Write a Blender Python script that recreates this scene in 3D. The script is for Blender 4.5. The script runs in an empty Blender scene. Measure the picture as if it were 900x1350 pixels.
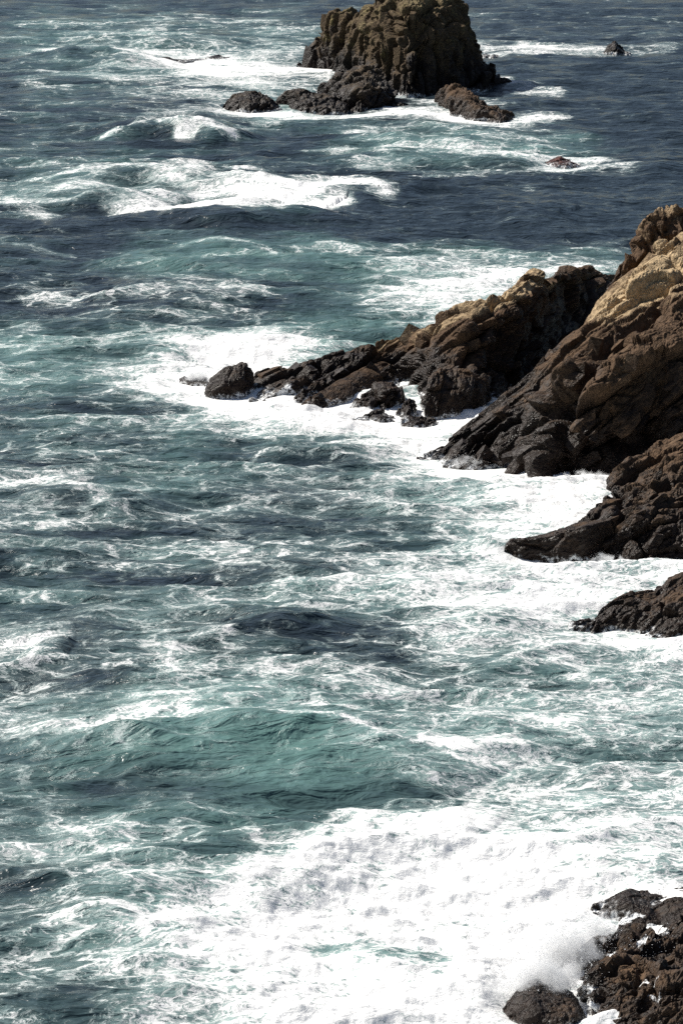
import bpy, math, random
import numpy as np

# ------------------------------------------------------------------ camera, sky, sun, exposure
scene = bpy.context.scene
COL = scene.collection
H = 50.0                      # the viewpoint is a cliff top 50 m above the sea
PITCH = math.radians(13.5)
FPX = 675.0 / math.tan(math.radians(9.0))

cam_data = bpy.data.cameras.new("camera")
cam_data.sensor_fit = 'VERTICAL'
cam_data.sensor_height = 36.0
cam_data.lens = 18.0 / math.tan(math.radians(9.0))
cam_data.clip_start = 1.0
cam_data.clip_end = 60000.0
cam = bpy.data.objects.new("camera", cam_data)
cam.location = (0, 0, H)
cam.rotation_euler = (math.radians(90) - PITCH, 0, 0)
COL.objects.link(cam)
scene.camera = cam

SUN_EL, SUN_AZ = math.radians(42), math.radians(-58)      # azimuth from +Y, negative = left
world = bpy.data.worlds.new("World")
scene.world = world
world.use_nodes = True
wn = world.node_tree
sky = wn.nodes.new('ShaderNodeTexSky')
sky.sky_type = 'NISHITA'
sky.sun_disc = False
sky.sun_elevation = SUN_EL
sky.sun_rotation = SUN_AZ
sky.air_density = 1.0
sky.dust_density = 1.3
sky.ozone_density = 1.3
wn.nodes['Background'].inputs[1].default_value = 0.05
wn.links.new(sky.outputs[0], wn.nodes['Background'].inputs[0])

sun_data = bpy.data.lights.new("sun", 'SUN')
sun_data.energy = 5.0
sun_data.angle = math.radians(0.5)
sun_data.color = (1.0, 0.955, 0.88)
sun = bpy.data.objects.new("sun", sun_data)
sdir = np.array([math.sin(SUN_AZ) * math.cos(SUN_EL), math.cos(SUN_AZ) * math.cos(SUN_EL), math.sin(SUN_EL)])
from mathutils import Vector
sun.rotation_euler = Vector(sdir).to_track_quat('Z', 'Y').to_euler()
COL.objects.link(sun)

scene.view_settings.view_transform = 'Standard'
scene.view_settings.look = 'None'
scene.view_settings.exposure = 0.5
scene.view_settings.gamma = 1.0
scene.cycles.max_bounces = 8
scene.cycles.volume_bounces = 2
scene.cycles.use_adaptive_sampling = False
scene.cycles.caustics_reflective = False
scene.cycles.caustics_refractive = False
scene.cycles.volume_step_rate = 2.0
scene.cycles.use_denoising = False
scene.cycles.sample_clamp_indirect = 1.5
scene.cycles.sample_clamp_direct = 1.4

# ------------------------------------------------------------------ sight lines: photo position -> place on the sea
cP, sP = math.cos(PITCH), math.sin(PITCH)

def dist_of_row(pb):
    """how far out the sea lies that shows at photo row pb"""
    v = (675.0 - np.asarray(pb, float)) / FPX
    return H * (cP + v * sP) / (sP - v * cP)

def place(px, py, pb):
    """the point above the sea spot at row pb that shows at (px, py)"""
    v = (675.0 - np.asarray(py, float)) / FPX
    u = (np.asarray(px, float) - 450.0) / FPX
    Y = dist_of_row(pb)
    t = Y / (cP + v * sP)
    return np.stack([u * t, Y, H + t * (-sP + v * cP)], -1)

def to_photo(P):
    d = P[..., 1] * cP - (P[..., 2] - H) * sP
    v = P[..., 1] * sP + (P[..., 2] - H) * cP
    d = np.maximum(d, 1.0)
    return 450 + FPX * P[..., 0] / d, 675 - FPX * v / d

# ------------------------------------------------------------------ numeric noise
def _hash(*ix, seed=0):
    h = np.full(ix[0].shape, (seed * 0x9E3779B1 + 0x85EBCA6B) & 0xFFFFFFFF, np.uint32)
    for k, i in enumerate(ix):
        h ^= i.astype(np.int64).astype(np.uint32) * np.uint32([0x27D4EB2F, 0x165667B1, 0xC2B2AE35][k])
        h ^= h >> np.uint32(15); h *= np.uint32(0x2C1B3C6D); h ^= h >> np.uint32(12)
    h *= np.uint32(0x297A2D39); h ^= h >> np.uint32(15)
    return h

def _rnd(h, k=0):
    h = h + np.uint32((k * 0x68E31DA4 + 1) & 0xFFFFFFFF)
    h ^= h >> np.uint32(16); h *= np.uint32(0x7FEB352D); h ^= h >> np.uint32(15); h *= np.uint32(0x846CA68B); h ^= h >> np.uint32(16)
    return h.astype(np.float32) / np.float32(4294967295.0)

def perlin2(x, y, seed=0):
    xi, yi = np.floor(x), np.floor(y)
    xf, yf = (x - xi), (y - yi)
    u = xf * xf * xf * (xf * (xf * 6 - 15) + 10); v = yf * yf * yf * (yf * (yf * 6 - 15) + 10)
    out = 0
    for dx in (0, 1):
        for dy in (0, 1):
            a = _rnd(_hash(xi + dx, yi + dy, seed=seed)) * (2 * math.pi)
            g = np.cos(a) * (xf - dx) + np.sin(a) * (yf - dy)
            out = out + g * (u if dx else 1 - u) * (v if dy else 1 - v)
    return out * 1.4

def fbm2(x, y, seed=0, n=4):
    r, a = 0, 0.5
    for k in range(n):
        r = r + a * perlin2(x * 2 ** k, y * 2 ** k, seed + k); a *= 0.5
    return r

def perlin3(p, seed=0):
    i = np.floor(p); f = p - i
    w = f * f * f * (f * (f * 6 - 15) + 10)
    out = 0
    for dx in (0, 1):
        for dy in (0, 1):
            for dz in (0, 1):
                h = _hash(i[:, 0] + dx, i[:, 1] + dy, i[:, 2] + dz, seed=seed)
                g = ((_rnd(h, 1) * 2 - 1) * (f[:, 0] - dx) + (_rnd(h, 2) * 2 - 1) * (f[:, 1] - dy) + (_rnd(h, 3) * 2 - 1) * (f[:, 2] - dz))
                out = out + g * (w[:, 0] if dx else 1 - w[:, 0]) * (w[:, 1] if dy else 1 - w[:, 1]) * (w[:, 2] if dz else 1 - w[:, 2])
    return out * 1.3

def fbm3(p, seed=0, n=4):
    r, a = 0, 0.5
    for k in range(n):
        r = r + a * perlin3(p * 2.0 ** k, seed + 7 * k); a *= 0.5
    return r

def facets(p, seed, tilt=0.9):
    """broken rock: every Voronoi cell is a tilted plane of its own height, cracks between"""
    i = np.floor(p)
    f1 = np.full(len(p), 9.0); f2 = np.full(len(p), 9.0); hgt = np.zeros(len(p))
    for dx in (-1, 0, 1):
        for dy in (-1, 0, 1):
            for dz in (-1, 0, 1):
                c = i + np.array([dx, dy, dz])
                h = _hash(c[:, 0], c[:, 1], c[:, 2], seed=seed)
                j = np.stack([_rnd(h, 1), _rnd(h, 2), _rnd(h, 3)], 1)
                v = p - (c + j)
                d = np.sqrt((v * v).sum(1))
                t = np.stack([_rnd(h, 4), _rnd(h, 5), _rnd(h, 6)], 1) * 2 - 1
                hh = (_rnd(h, 7) * 2 - 1) * 0.6 + (v * t).sum(1) * tilt
                near = d < f1
                f2 = np.where(near, f1, np.minimum(f2, d))
                hgt = np.where(near, hh, hgt)
                f1 = np.where(near, d, f1)
    crack = np.exp(-((f2 - f1) / 0.05) ** 2)
    return hgt, crack

# ------------------------------------------------------------------ mesh and node helpers
def make_mesh(name, verts, quads, mat, smooth=False, attrs=None):
    me = bpy.data.meshes.new(name)
    nv, nf, k = len(verts), len(quads), quads.shape[1]
    me.vertices.add(nv); me.vertices.foreach_set('co', verts.astype(np.float32).ravel())
    me.loops.add(nf * k); me.loops.foreach_set('vertex_index', quads.astype(np.int32).ravel())
    me.polygons.add(nf); me.polygons.foreach_set('loop_start', np.arange(0, nf * k, k, dtype=np.int32))
    me.polygons.foreach_set('use_smooth', np.full(nf, smooth, bool))
    for an, av in (attrs or {}).items():
        a = me.attributes.new(an, 'FLOAT', 'POINT'); a.data.foreach_set('value', av.astype(np.float32))
    me.update(); me.validate()
    me.materials.append(mat)
    return me

def grid_quads(nr, nc):
    r, c = np.meshgrid(np.arange(nr - 1), np.arange(nc - 1), indexing='ij')
    a = (r * nc + c).ravel()
    return np.stack([a, a + 1, a + nc + 1, a + nc], 1)

def link(name, me, parent=None):
    o = bpy.data.objects.new(name, me); COL.objects.link(o)
    if parent: o.parent = parent
    return o

def tag(o, label=None, cat=None, group=None, kind=None):
    for k, v in (('label', label), ('category', cat), ('group', group), ('kind', kind)):
        if v: o[k] = v
    return o

class Nodes:
    def __init__(self, name):
        self.mat = bpy.data.materials.new(name); self.mat.use_nodes = True
        self.t = self.mat.node_tree; self.bsdf = self.t.nodes['Principled BSDF']; self.out = self.t.nodes['Material Output']
    def add(self, kind, **kw):
        n = self.t.nodes.new(kind)
        for k, v in kw.items(): setattr(n, k, v)
        return n
    def wire(self, a, b): self.t.links.new(a, b)
    def put(self, sock, v):
        if hasattr(v, 'is_linked') or isinstance(v, bpy.types.NodeSocket): self.wire(v, sock)
        else: sock.default_value = v
    def math(self, op, a, b=None, c=None, clamp=False):
        n = self.add('ShaderNodeMath', operation=op, use_clamp=clamp)
        for i, v in enumerate((a, b, c)):
            if v is not None: self.put(n.inputs[i], v)
        return n.outputs[0]
    def attr(self, name): return self.add('ShaderNodeAttribute', attribute_name=name).outputs['Fac']
    def smooth(self, v, lo, hi, a=0.0, b=1.0):
        n = self.add('ShaderNodeMapRange', interpolation_type='SMOOTHSTEP')
        self.put(n.inputs[0], v); self.put(n.inputs[1], lo); self.put(n.inputs[2], hi); self.put(n.inputs[3], a); self.put(n.inputs[4], b)
        return n.outputs[0]
    def noise(self, vec, scale, detail=4.0, rough=0.55, dist=0.0, dims='3D'):
        n = self.add('ShaderNodeTexNoise', noise_dimensions=dims)
        self.put(n.inputs['Vector'], vec); n.inputs['Scale'].default_value = scale; n.inputs['Detail'].default_value = detail
        n.inputs['Roughness'].default_value = rough; n.inputs['Distortion'].default_value = dist
        return n
    def mix(self, f, a, b):
        n = self.add('ShaderNodeMix', data_type='RGBA')
        self.put(n.inputs[0], f)
        for s, v in ((n.inputs[6], a), (n.inputs[7], b)):
            if isinstance(v, tuple): s.default_value = (*v, 1.0)
            else: self.wire(v, s)
        return n.outputs[2]
    def vec(self, op, a, b=None, scale=None):
        n = self.add('ShaderNodeVectorMath', operation=op)
        self.put(n.inputs[0], a)
        if b is not None: self.put(n.inputs[1], b)
        if scale is not None: self.put(n.inputs['Scale'], scale)
        return n.outputs[0]

# ------------------------------------------------------------------ materials
def sea_material():
    N = Nodes("sea_water")
    pos = N.add('ShaderNodeNewGeometry').outputs['Position']
    flat = N.vec('MULTIPLY', pos, (1.0, 1.0, 0.0))
    streak = N.vec('MULTIPLY', pos, (0.42, 1.0, 0.0))        # drawn out along the crests
    foam, teal = N.attr('foam'), N.attr('teal')
    warp = N.noise(streak, 0.25, 4.0, 0.6)
    wv = N.vec('SCALE', N.vec('SUBTRACT', warp.outputs['Color'], (0.5, 0.5, 0.5)), scale=4.0)
    p = N.vec('ADD', streak, wv)
    pf = N.vec('ADD', N.vec('MULTIPLY', pos, (0.7, 1.0, 0.0)), wv)
    n0 = N.noise(p, 0.16, 4.0, 0.6).outputs['Fac']
    n1 = N.noise(p, 0.5, 9.0, 0.7).outputs['Fac']
    n2 = N.noise(pf, 0.75, 8.0, 0.66, 0.9).outputs['Fac']
    n3 = N.noise(pf, 2.4, 6.0, 0.7, 1.0).outputs['Fac']
    n4 = N.noise(pf, 6.5, 4.0, 0.7, 0.6).outputs['Fac']
    # connected nets of froth: walls between warped cells, at three sizes
    wf = N.vec('SCALE', N.vec('SUBTRACT', N.noise(pf, 0.9, 6.0, 0.7).outputs['Color'], (0.5, 0.5, 0.5)), scale=2.2)
    pw = N.vec('ADD', pf, wf)
    def net(scale, wide):
        v = N.add('ShaderNodeTexVoronoi', feature='DISTANCE_TO_EDGE', voronoi_dimensions='2D')
        N.wire(pw, v.inputs['Vector']); v.inputs['Scale'].default_value = scale
        return N.smooth(v.outputs['Distance'], wide, 0.0)
    patch = N.math('ADD', N.math('MULTIPLY', N.math('SUBTRACT', n0, 0.5), 1.1), N.math('MULTIPLY', N.math('SUBTRACT', n1, 0.5), 1.4))
    gate = N.math('ADD', foam, patch)
    grain = N.math('ADD', N.math('MULTIPLY', n3, 0.6), N.math('MULTIPLY', n4, 0.4))
    web1 = N.math('MULTIPLY', net(0.42, 0.12), N.smooth(gate, 0.08, 0.58))
    web2 = N.math('MULTIPLY', net(1.15, 0.15), N.smooth(gate, 0.24, 0.72))
    thin = N.smooth(N.math('ABSOLUTE', N.math('SUBTRACT', n2, 0.5)), 0.022, 0.002)
    web = N.math('MULTIPLY', N.math('ADD', N.math('MAXIMUM', web1, web2), N.math('MULTIPLY', thin, N.smooth(gate, 0.15, 0.6, 0.0, 0.8)), clamp=True), N.smooth(grain, 0.36, 0.54, 0.12, 1.0))
    nb = N.noise(N.vec('MULTIPLY', pos, (0.45, 1.0, 0.0)), 0.055, 3.0, 0.6).outputs['Fac']
    web = N.math('MULTIPLY', web, N.smooth(nb, 0.36, 0.56, 0.7, 1.15))
    body = N.math('ADD', N.math('MULTIPLY', foam, 1.13), N.math('ADD', patch, N.math('MULTIPLY', N.math('SUBTRACT', grain, 0.5), 2.5)))
    solid = N.smooth(body, 0.66, 1.0)
    veil = N.smooth(gate, 0.15, 0.9, 0.0, 0.37)
    cover = N.math('MAXIMUM', N.math('MAXIMUM', solid, N.math('MULTIPLY', web, 0.8)), veil, clamp=True)
    tl = N.smooth(N.math('ADD', N.math('MULTIPLY', foam, 0.3), N.math('ADD', teal, N.math('MULTIPLY', N.math('SUBTRACT', n0, 0.5), 1.2))), 0.18, 1.0)
    water = N.mix(tl, (0.019, 0.029, 0.038), (0.096, 0.182, 0.172))
    base = N.mix(cover, water, N.mix(N.smooth(cover, 0.15, 0.75), (0.50, 0.66, 0.65), (0.90, 0.90, 0.89)))
    N.wire(base, N.bsdf.inputs['Base Color'])
    N.wire(N.smooth(cover, 0.0, 0.7, 0.13, 0.85), N.bsdf.inputs['Roughness'])
    N.bsdf.inputs['IOR'].default_value = 1.34
    c1 = N.noise(streak, 1.2, 3.5, 0.55, 0.5).outputs['Fac']
    b1 = N.add('ShaderNodeBump'); b1.inputs['Strength'].default_value = 0.85; b1.inputs['Distance'].default_value = 0.7
    N.wire(N.math('MULTIPLY', c1, N.smooth(cover, 0.3, 1.0, 1.0, 0.22)), b1.inputs['Height'])
    b2 = N.add('ShaderNodeBump'); b2.inputs['Strength'].default_value = 0.6; b2.inputs['Distance'].default_value = 0.2
    N.wire(N.math('MULTIPLY', cover, N.math('ADD', n3, n2)), b2.inputs['Height']); N.wire(b1.outputs[0], b2.inputs['Normal'])
    N.wire(b2.outputs[0], N.bsdf.inputs['Normal'])
    return N.mat

def rock_material(name, wet, brown, tan, moss=(0.16, 0.13, 0.035)):
    N = Nodes(name)
    pos = N.add('ShaderNodeNewGeometry').outputs['Position']
    dry, lich = N.attr('dry'), N.attr('lichen')
    a = N.noise(pos, 0.55, 8.0, 0.68).outputs['Fac']
    b = N.noise(pos, 3.2, 6.0, 0.7).outputs['Fac']
    st = N.noise(N.vec('MULTIPLY', pos, (0.8, 0.8, 3.5)), 1.3, 5.0, 0.6, 0.8).outputs['Fac']
    mixv = N.math('ADD', N.math('MULTIPLY', N.math('SUBTRACT', a, 0.5), 0.9), N.math('MULTIPLY', N.math('SUBTRACT', st, 0.5), 0.5))
    d = N.math('ADD', dry, mixv)
    c = N.mix(N.smooth(d, 0.05, 0.45), wet, brown)
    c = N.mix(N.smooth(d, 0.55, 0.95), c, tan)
    c = N.mix(N.smooth(N.math('ADD', lich, N.math('SUBTRACT', b, 0.5)), 0.35, 0.75, 0.0, 0.8), c, moss)
    hsv = N.add('ShaderNodeHueSaturation'); N.wire(c, hsv.inputs['Color'])
    N.wire(N.smooth(b, 0.25, 0.75, 0.55, 1.5), hsv.inputs['Value'])
    z = N.add('ShaderNodeSeparateXYZ'); N.wire(pos, z.inputs[0])
    lvl = N.math('SUBTRACT', z.outputs[2], N.math('MULTIPLY', N.math('SUBTRACT', a, 0.5), 2.6))
    froth = N.smooth(N.math('ADD', N.attr('froth'), N.math('MULTIPLY', N.math('SUBTRACT', b, 0.5), 1.6)), 0.4, 0.62)
    wash0 = N.math('MULTIPLY', N.smooth(lvl, 0.42, 0.12), N.smooth(b, 0.42, 0.60))
    wash = N.math('MAXIMUM', wash0, froth)
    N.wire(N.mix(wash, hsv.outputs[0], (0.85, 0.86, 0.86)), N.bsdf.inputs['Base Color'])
    N.wire(N.smooth(d, 0.0, 0.5, 0.42, 0.9), N.bsdf.inputs['Roughness'])
    N.bsdf.inputs['Specular IOR Level'].default_value = 0.2
    bm = N.add('ShaderNodeBump'); bm.inputs['Strength'].default_value = 0.7; bm.inputs['Distance'].default_value = 0.2
    rot = N.add('ShaderNodeVectorRotate', rotation_type='Y_AXIS'); N.wire(pos, rot.inputs['Vector']); rot.inputs['Angle'].default_value = 0.65
    jit = N.vec('SCALE', N.vec('SUBTRACT', N.noise(pos, 0.8, 4.0, 0.6).outputs['Color'], (0.5, 0.5, 0.5)), scale=1.6)
    jp = N.vec('ADD', N.vec('MULTIPLY', rot.outputs[0], (0.35, 0.6, 1.3)), jit)
    def joint(scale, w):
        v = N.add('ShaderNodeTexVoronoi', feature='DISTANCE_TO_EDGE'); N.wire(jp, v.inputs['Vector']); v.inputs['Scale'].default_value = scale
        return N.smooth(v.outputs['Distance'], 0.0, w)
    cuts = N.math('ADD', N.math('MULTIPLY', joint(0.8, 0.06), 0.8), N.math('MULTIPLY', joint(2.2, 0.1), 0.3))
    N.wire(N.math('ADD', N.math('MULTIPLY', N.math('ADD', b, a), 0.7), cuts), bm.inputs['Height']); N.wire(bm.outputs[0], N.bsdf.inputs['Normal'])
    return N.mat

M_SEA = sea_material()
M_ROCK = rock_material("brown_rock", (0.018, 0.011, 0.0075), (0.088, 0.053, 0.030), (0.40, 0.295, 0.175))
M_STACK = rock_material("stack_rock", (0.014, 0.0095, 0.008), (0.085, 0.058, 0.032), (0.25, 0.20, 0.105), (0.16, 0.13, 0.05))
M_RED = rock_material("red_rock", (0.05, 0.018, 0.014), (0.17, 0.062, 0.045), (0.22, 0.10, 0.07))

# ------------------------------------------------------------------ the sea
FOAM_ROWS = """
1 1 1 2 1 1 1 1 1 1 1 1 1 1 1 1 1 1 1
2 3 4 4 4 3 3 4 3 1 1 1 1 2 2 2 2 2 2
1 2 2 3 3 4 5 5 4 1 1 1 1 1 1 0 0 0 0
2 2 2 2 3 3 3 4 3 3 3 3 4 4 2 0 0 0 0
1 2 2 1 1 1 1 1 1 2 3 3 3 3 3 3 1 0 0
3 4 4 3 3 3 3 3 3 2 0 0 0 0 0 0 0 0 0
1 1 1 1 1 0 0 0 0 0 0 0 0 0 0 0 0 0 0
1 1 1 1 2 2 2 2 2 2 3 4 5 4 2 2 2 1 1
2 3 2 2 3 3 3 2 1 1 3 4 6 6 5 4 4 4 4
3 3 3 4 4 5 5 5 4 3 2 4 5 5 5 5 5 5 5
4 4 4 5 6 8 9 9 8 6 6 6 6 6 6 6 6 6 6
2 2 3 3 4 5 7 8 9 9 9 9 9 9 8 8 8 8 8
3 3 3 3 3 3 3 4 4 4 6 8 9 9 9 9 9 9 9
5 5 4 3 3 3 3 3 4 4 4 5 6 7 7 8 8 8 8
3 3 3 3 3 3 4 3 3 3 3 4 6 7 7 7 8 8 8
3 3 3 3 3 3 4 4 4 5 5 6 6 6 7 8 8 8 8
3 3 3 3 3 4 4 4 3 4 5 7 7 7 8 8 7 7 7
5 4 3 3 4 3 2 2 2 2 3 5 6 5 6 6 6 7 7
3 3 3 4 4 4 3 4 4 5 5 5 5 5 5 5 5 5 6
5 5 4 4 5 5 4 4 4 4 5 5 5 5 5 5 6 6 6
3 3 3 3 2 2 2 2 2 3 4 5 5 5 5 5 5 5 5
3 3 3 3 3 3 2 1 1 2 2 4 5 6 6 6 6 6 6
5 4 4 4 3 3 3 3 3 6 6 7 8 7 7 6 6 6 6
3 3 4 4 3 3 3 4 7 9 9 9 9 9 9 8 7 7 7
3 3 3 3 4 6 8 9 9 9 9 9 9 9 9 9 9 9 9
3 4 4 4 6 8 9 9 9 9 9 9 9 9 9 9 9 9 9
4 4 4 5 7 7 8 9 9 9 9 9 9 9 9 9 9 9 9
4 4 4 5 7 7 8 9 9 9 9 9 9 9 9 9 9 9 9
"""
TEAL_ROWS = """
2 3 3 3 3 2 2 2 2 1 1 1 1 1 1 1 1 1 1
4 5 5 5 5 4 4 5 4 2 1 1 1 1 1 1 1 1 1
3 3 4 4 4 4 4 3 2 1 1 1 1 1 0 0 0 0 0
2 3 3 2 1 1 2 5 5 3 1 1 1 1 0 0 0 0 0
3 3 3 4 3 3 3 2 2 4 6 6 6 5 5 5 3 0 0
4 5 4 3 3 2 2 2 2 1 1 0 0 0 0 0 0 0 0
1 1 1 1 1 1 1 2 2 1 0 0 0 0 0 0 0 0 0
3 3 3 4 6 6 6 6 6 6 6 6 5 5 4 4 5 4 4
1 1 1 1 1 1 1 2 3 4 4 4 5 5 5 5 5 5 5
6 6 5 5 5 6 6 6 6 6 6 5 5 5 5 5 5 5 5
6 6 6 5 5 5 5 5 5 5 5 5 5 5 5 5 5 5 5
3 4 3 3 3 4 4 4 5 5 5 5 5 5 5 5 5 5 5
3 3 3 3 4 5 4 4 3 3 4 5 5 5 5 5 5 5 5
4 3 2 4 4 4 3 2 2 2 3 4 5 5 6 6 6 6 6
2 3 2 2 3 2 2 2 3 3 3 4 4 5 5 5 5 5 5
3 4 3 2 3 3 2 2 2 2 3 4 4 5 5 5 5 5 5
4 4 4 3 3 3 3 4 4 4 5 5 5 5 5 5 5 5 5
2 2 1 2 3 2 1 1 1 1 1 3 4 4 4 4 4 4 4
2 2 2 3 4 4 3 3 3 3 3 4 4 5 5 5 5 5 5
3 4 5 5 6 6 6 6 5 5 5 5 5 5 5 5 5 5 5
4 4 5 5 6 7 7 7 7 6 5 5 5 5 5 5 5 5 5
4 4 4 3 4 5 6 7 7 6 5 4 3 4 4 4 4 4 4
4 4 4 5 5 5 6 5 4 3 4 5 5 5 5 5 5 5 5
3 3 4 4 4 4 4 4 5 5 5 5 5 5 5 5 5 5 5
3 3 3 4 5 5 5 5 5 5 5 5 5 5 5 5 5 5 5
3 4 4 4 5 5 5 5 5 5 5 5 5 5 5 5 5 5 5
4 4 4 5 5 5 5 5 5 6 6 6 5 5 5 5 5 5 5
4 4 4 5 5 5 5 5 5 5 5 5 5 5 5 5 5 5 5
"""
# drifts of foam: [points], half thickness in photo rows, strength, (negative = clear water)
FOAM_DRIFTS = [
    ([(60, 71), (120, 73), (200, 79), (300, 80)], 5, .45), ([(205, 86), (300, 92), (440, 92)], 13, .75), ([(250, 105), (430, 104)], 10, .45),
    ([(200, 28), (260, 26), (420, 38)], 4, .3), ([(190, 40), (215, 38)], 4, .4), ([(620, 64), (660, 70), (720, 66)], 8, .55),
    ([(690, 66), (790, 70), (880, 67)], 6, .55), ([(660, 108), (690, 120), (730, 128)], 6, .55), ([(510, 118), (540, 132), (570, 138)], 5, .6),
    ([(290, 148), (330, 152), (450, 156), (530, 152), (590, 158)], 5, .7), ([(520, 150), (600, 160), (670, 166), (740, 158)], 7, .7),
    ([(55, 98), (150, 108), (230, 112)], 4, .3), ([(150, 122), (300, 130)], 4, .25), ([(30, 112), (90, 118)], 4, .3),
    ([(140, 186), (172, 181), (206, 178), (238, 182)], 1.8, .45), ([(236, 186), (265, 184), (312, 190)], 3.2, .8), ([(206, 174), (250, 172), (300, 176)], 2.5, .25),
    ([(200, 155), (290, 152), (420, 160)], 5, .35), ([(450, 180), (495, 175)], 2.5, .6), ([(350, 165), (400, 162)], 8, .25),
    ([(440, 204), (540, 199), (640, 206), (720, 209), (790, 215), (825, 226)], 6, .5), ([(480, 225), (600, 232), (740, 228), (830, 226)], 8, .3),
    ([(700, 218), (740, 224), (790, 220)], 5, .6),
    ([(14, 243), (110, 241), (190, 238), (250, 244)], 2.0, .38), ([(250, 246), (330, 252), (400, 258)], 2.5, .45), ([(14, 270), (60, 274), (150, 268), (230, 276)], 2.6, .4), ([(60, 262), (170, 258)], 2, .25), ([(130, 228), (190, 236), (240, 250)], 5, .5), ([(230, 224), (330, 230)], 5, .5),
    ([(80, 258), (150, 252), (170, 262), (230, 268)], 4, .5), ([(15, 275), (60, 285)], 8, .5),
    ([(150, 284), (200, 280), (250, 282), (330, 286), (400, 285), (450, 276)], 8, .85), ([(260, 262), (330, 262), (400, 262), (440, 248), (480, 256), (508, 266)], 9, .85),
    ([(330, 272), (410, 270), (450, 260)], 8, .7), ([(390, 242), (430, 237), (460, 242)], 4, .45),
    ([(20, 330), (90, 338), (170, 343)], 2.5, .4), ([(240, 338), (300, 333), (360, 340), (450, 342), (560, 348)], 3, .3), ([(420, 336), (470, 340), (540, 332)], 3, .4),
    ([(530, 386), (590, 382), (660, 374), (740, 362), (830, 358)], 16, .6), ([(520, 352), (620, 356)], 6, .25), ([(490, 412), (560, 406)], 6, .3),
    ([(760, 325), (820, 325)], 8, .25), ([(30, 398), (60, 397), (100, 403)], 4, .45), ([(160, 375), (250, 380), (350, 400)], 5, .25), ([(130, 405), (190, 402)], 4, .3),
    ([(270, 445), (340, 442), (450, 452)], 5, .4), ([(15, 429), (45, 432)], 4, .4),
    ([(150, 500), (240, 496), (300, 470), (400, 462)], 14, .4), ([(220, 515), (280, 535), (350, 545), (430, 552), (560, 575)], 17, .7),
    ([(400, 545), (470, 525), (530, 512)], 9, .7), ([(430, 570), (520, 566), (600, 566), (640, 550)], 12, .7), ([(520, 590), (560, 610), (620, 632)], 10, .6),
    ([(610, 628), (660, 622), (700, 640), (800, 648)], 8, .6), ([(690, 668), (800, 655)], 14, .5), ([(640, 745), (780, 752), (880, 758)], 7, .6), ([(740, 690), (800, 668)], 10, .5),
    ([(740, 835), (820, 845), (890, 850)], 6, .6), ([(15, 647), (60, 652), (100, 658), (150, 680)], 9, .55), ([(20, 655), (110, 640)], 6, .3),
    ([(230, 690), (330, 668), (430, 655), (520, 672)], 7, .35), ([(380, 792), (470, 785), (560, 772), (640, 780), (700, 800)], 14, .35),
    ([(15, 855), (80, 855)], 9, .5), ([(220, 905), (230, 865), (300, 858)], 8, .4), ([(300, 870), (350, 862)], 5, .25),
    ([(15, 976), (80, 972), (160, 972), (240, 966)], 10, .5), ([(150, 980), (280, 979), (360, 985), (430, 994), (500, 1008)], 4.5, .6), ([(300, 962), (420, 970), (500, 985)], 6, .35), ([(220, 935), (250, 948), (420, 945), (520, 935)], 6, .35),
    ([(560, 1014), (620, 1014), (680, 1012)], 5, .5), ([(15, 1130), (50, 1135)], 7, .4), ([(100, 1105), (150, 1100)], 8, .3), ([(60, 1228), (120, 1222), (180, 1232)], 5, .5),
    ([(140, 1290), (180, 1255), (240, 1215), (310, 1190), (340, 1168), (420, 1160), (440, 1115), (470, 1092)], 14, .55),
    ([(500, 1085), (560, 1092)], 5, .5), ([(220, 1310), (330, 1300)], 12, .3), ([(480, 1125), (480, 1100), (560, 1088), (640, 1100)], 6, .5),
    ([(390, 1135), (440, 1130), (470, 1112)], 7, .3),
    ([(425, 1265), (470, 1268), (510, 1283), (585, 1290)], 13, -.6), ([(150, 1265), (210, 1275)], 12, -.3), ([(260, 1210), (320, 1215)], 8, -.3),
    ([(290, 1238), (330, 1205)], 9, -.3), ([(200, 1000), (350, 1005), (480, 1030), (560, 1040)], 24, -.12), ([(230, 838), (400, 830), (520, 845)], 16, -.2),
    ([(20, 505), (130, 518)], 10, -.2), ([(380, 620), (450, 630)], 12, -.25), ([(450, 1120), (435, 1135)], 7, -.3), ([(490, 1110), (520, 1105)], 5, -.3),
    ([(640, 730), (670, 735)], 6, -.3), ([(420, 740), (520, 738)], 10, -.2),
]
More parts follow.
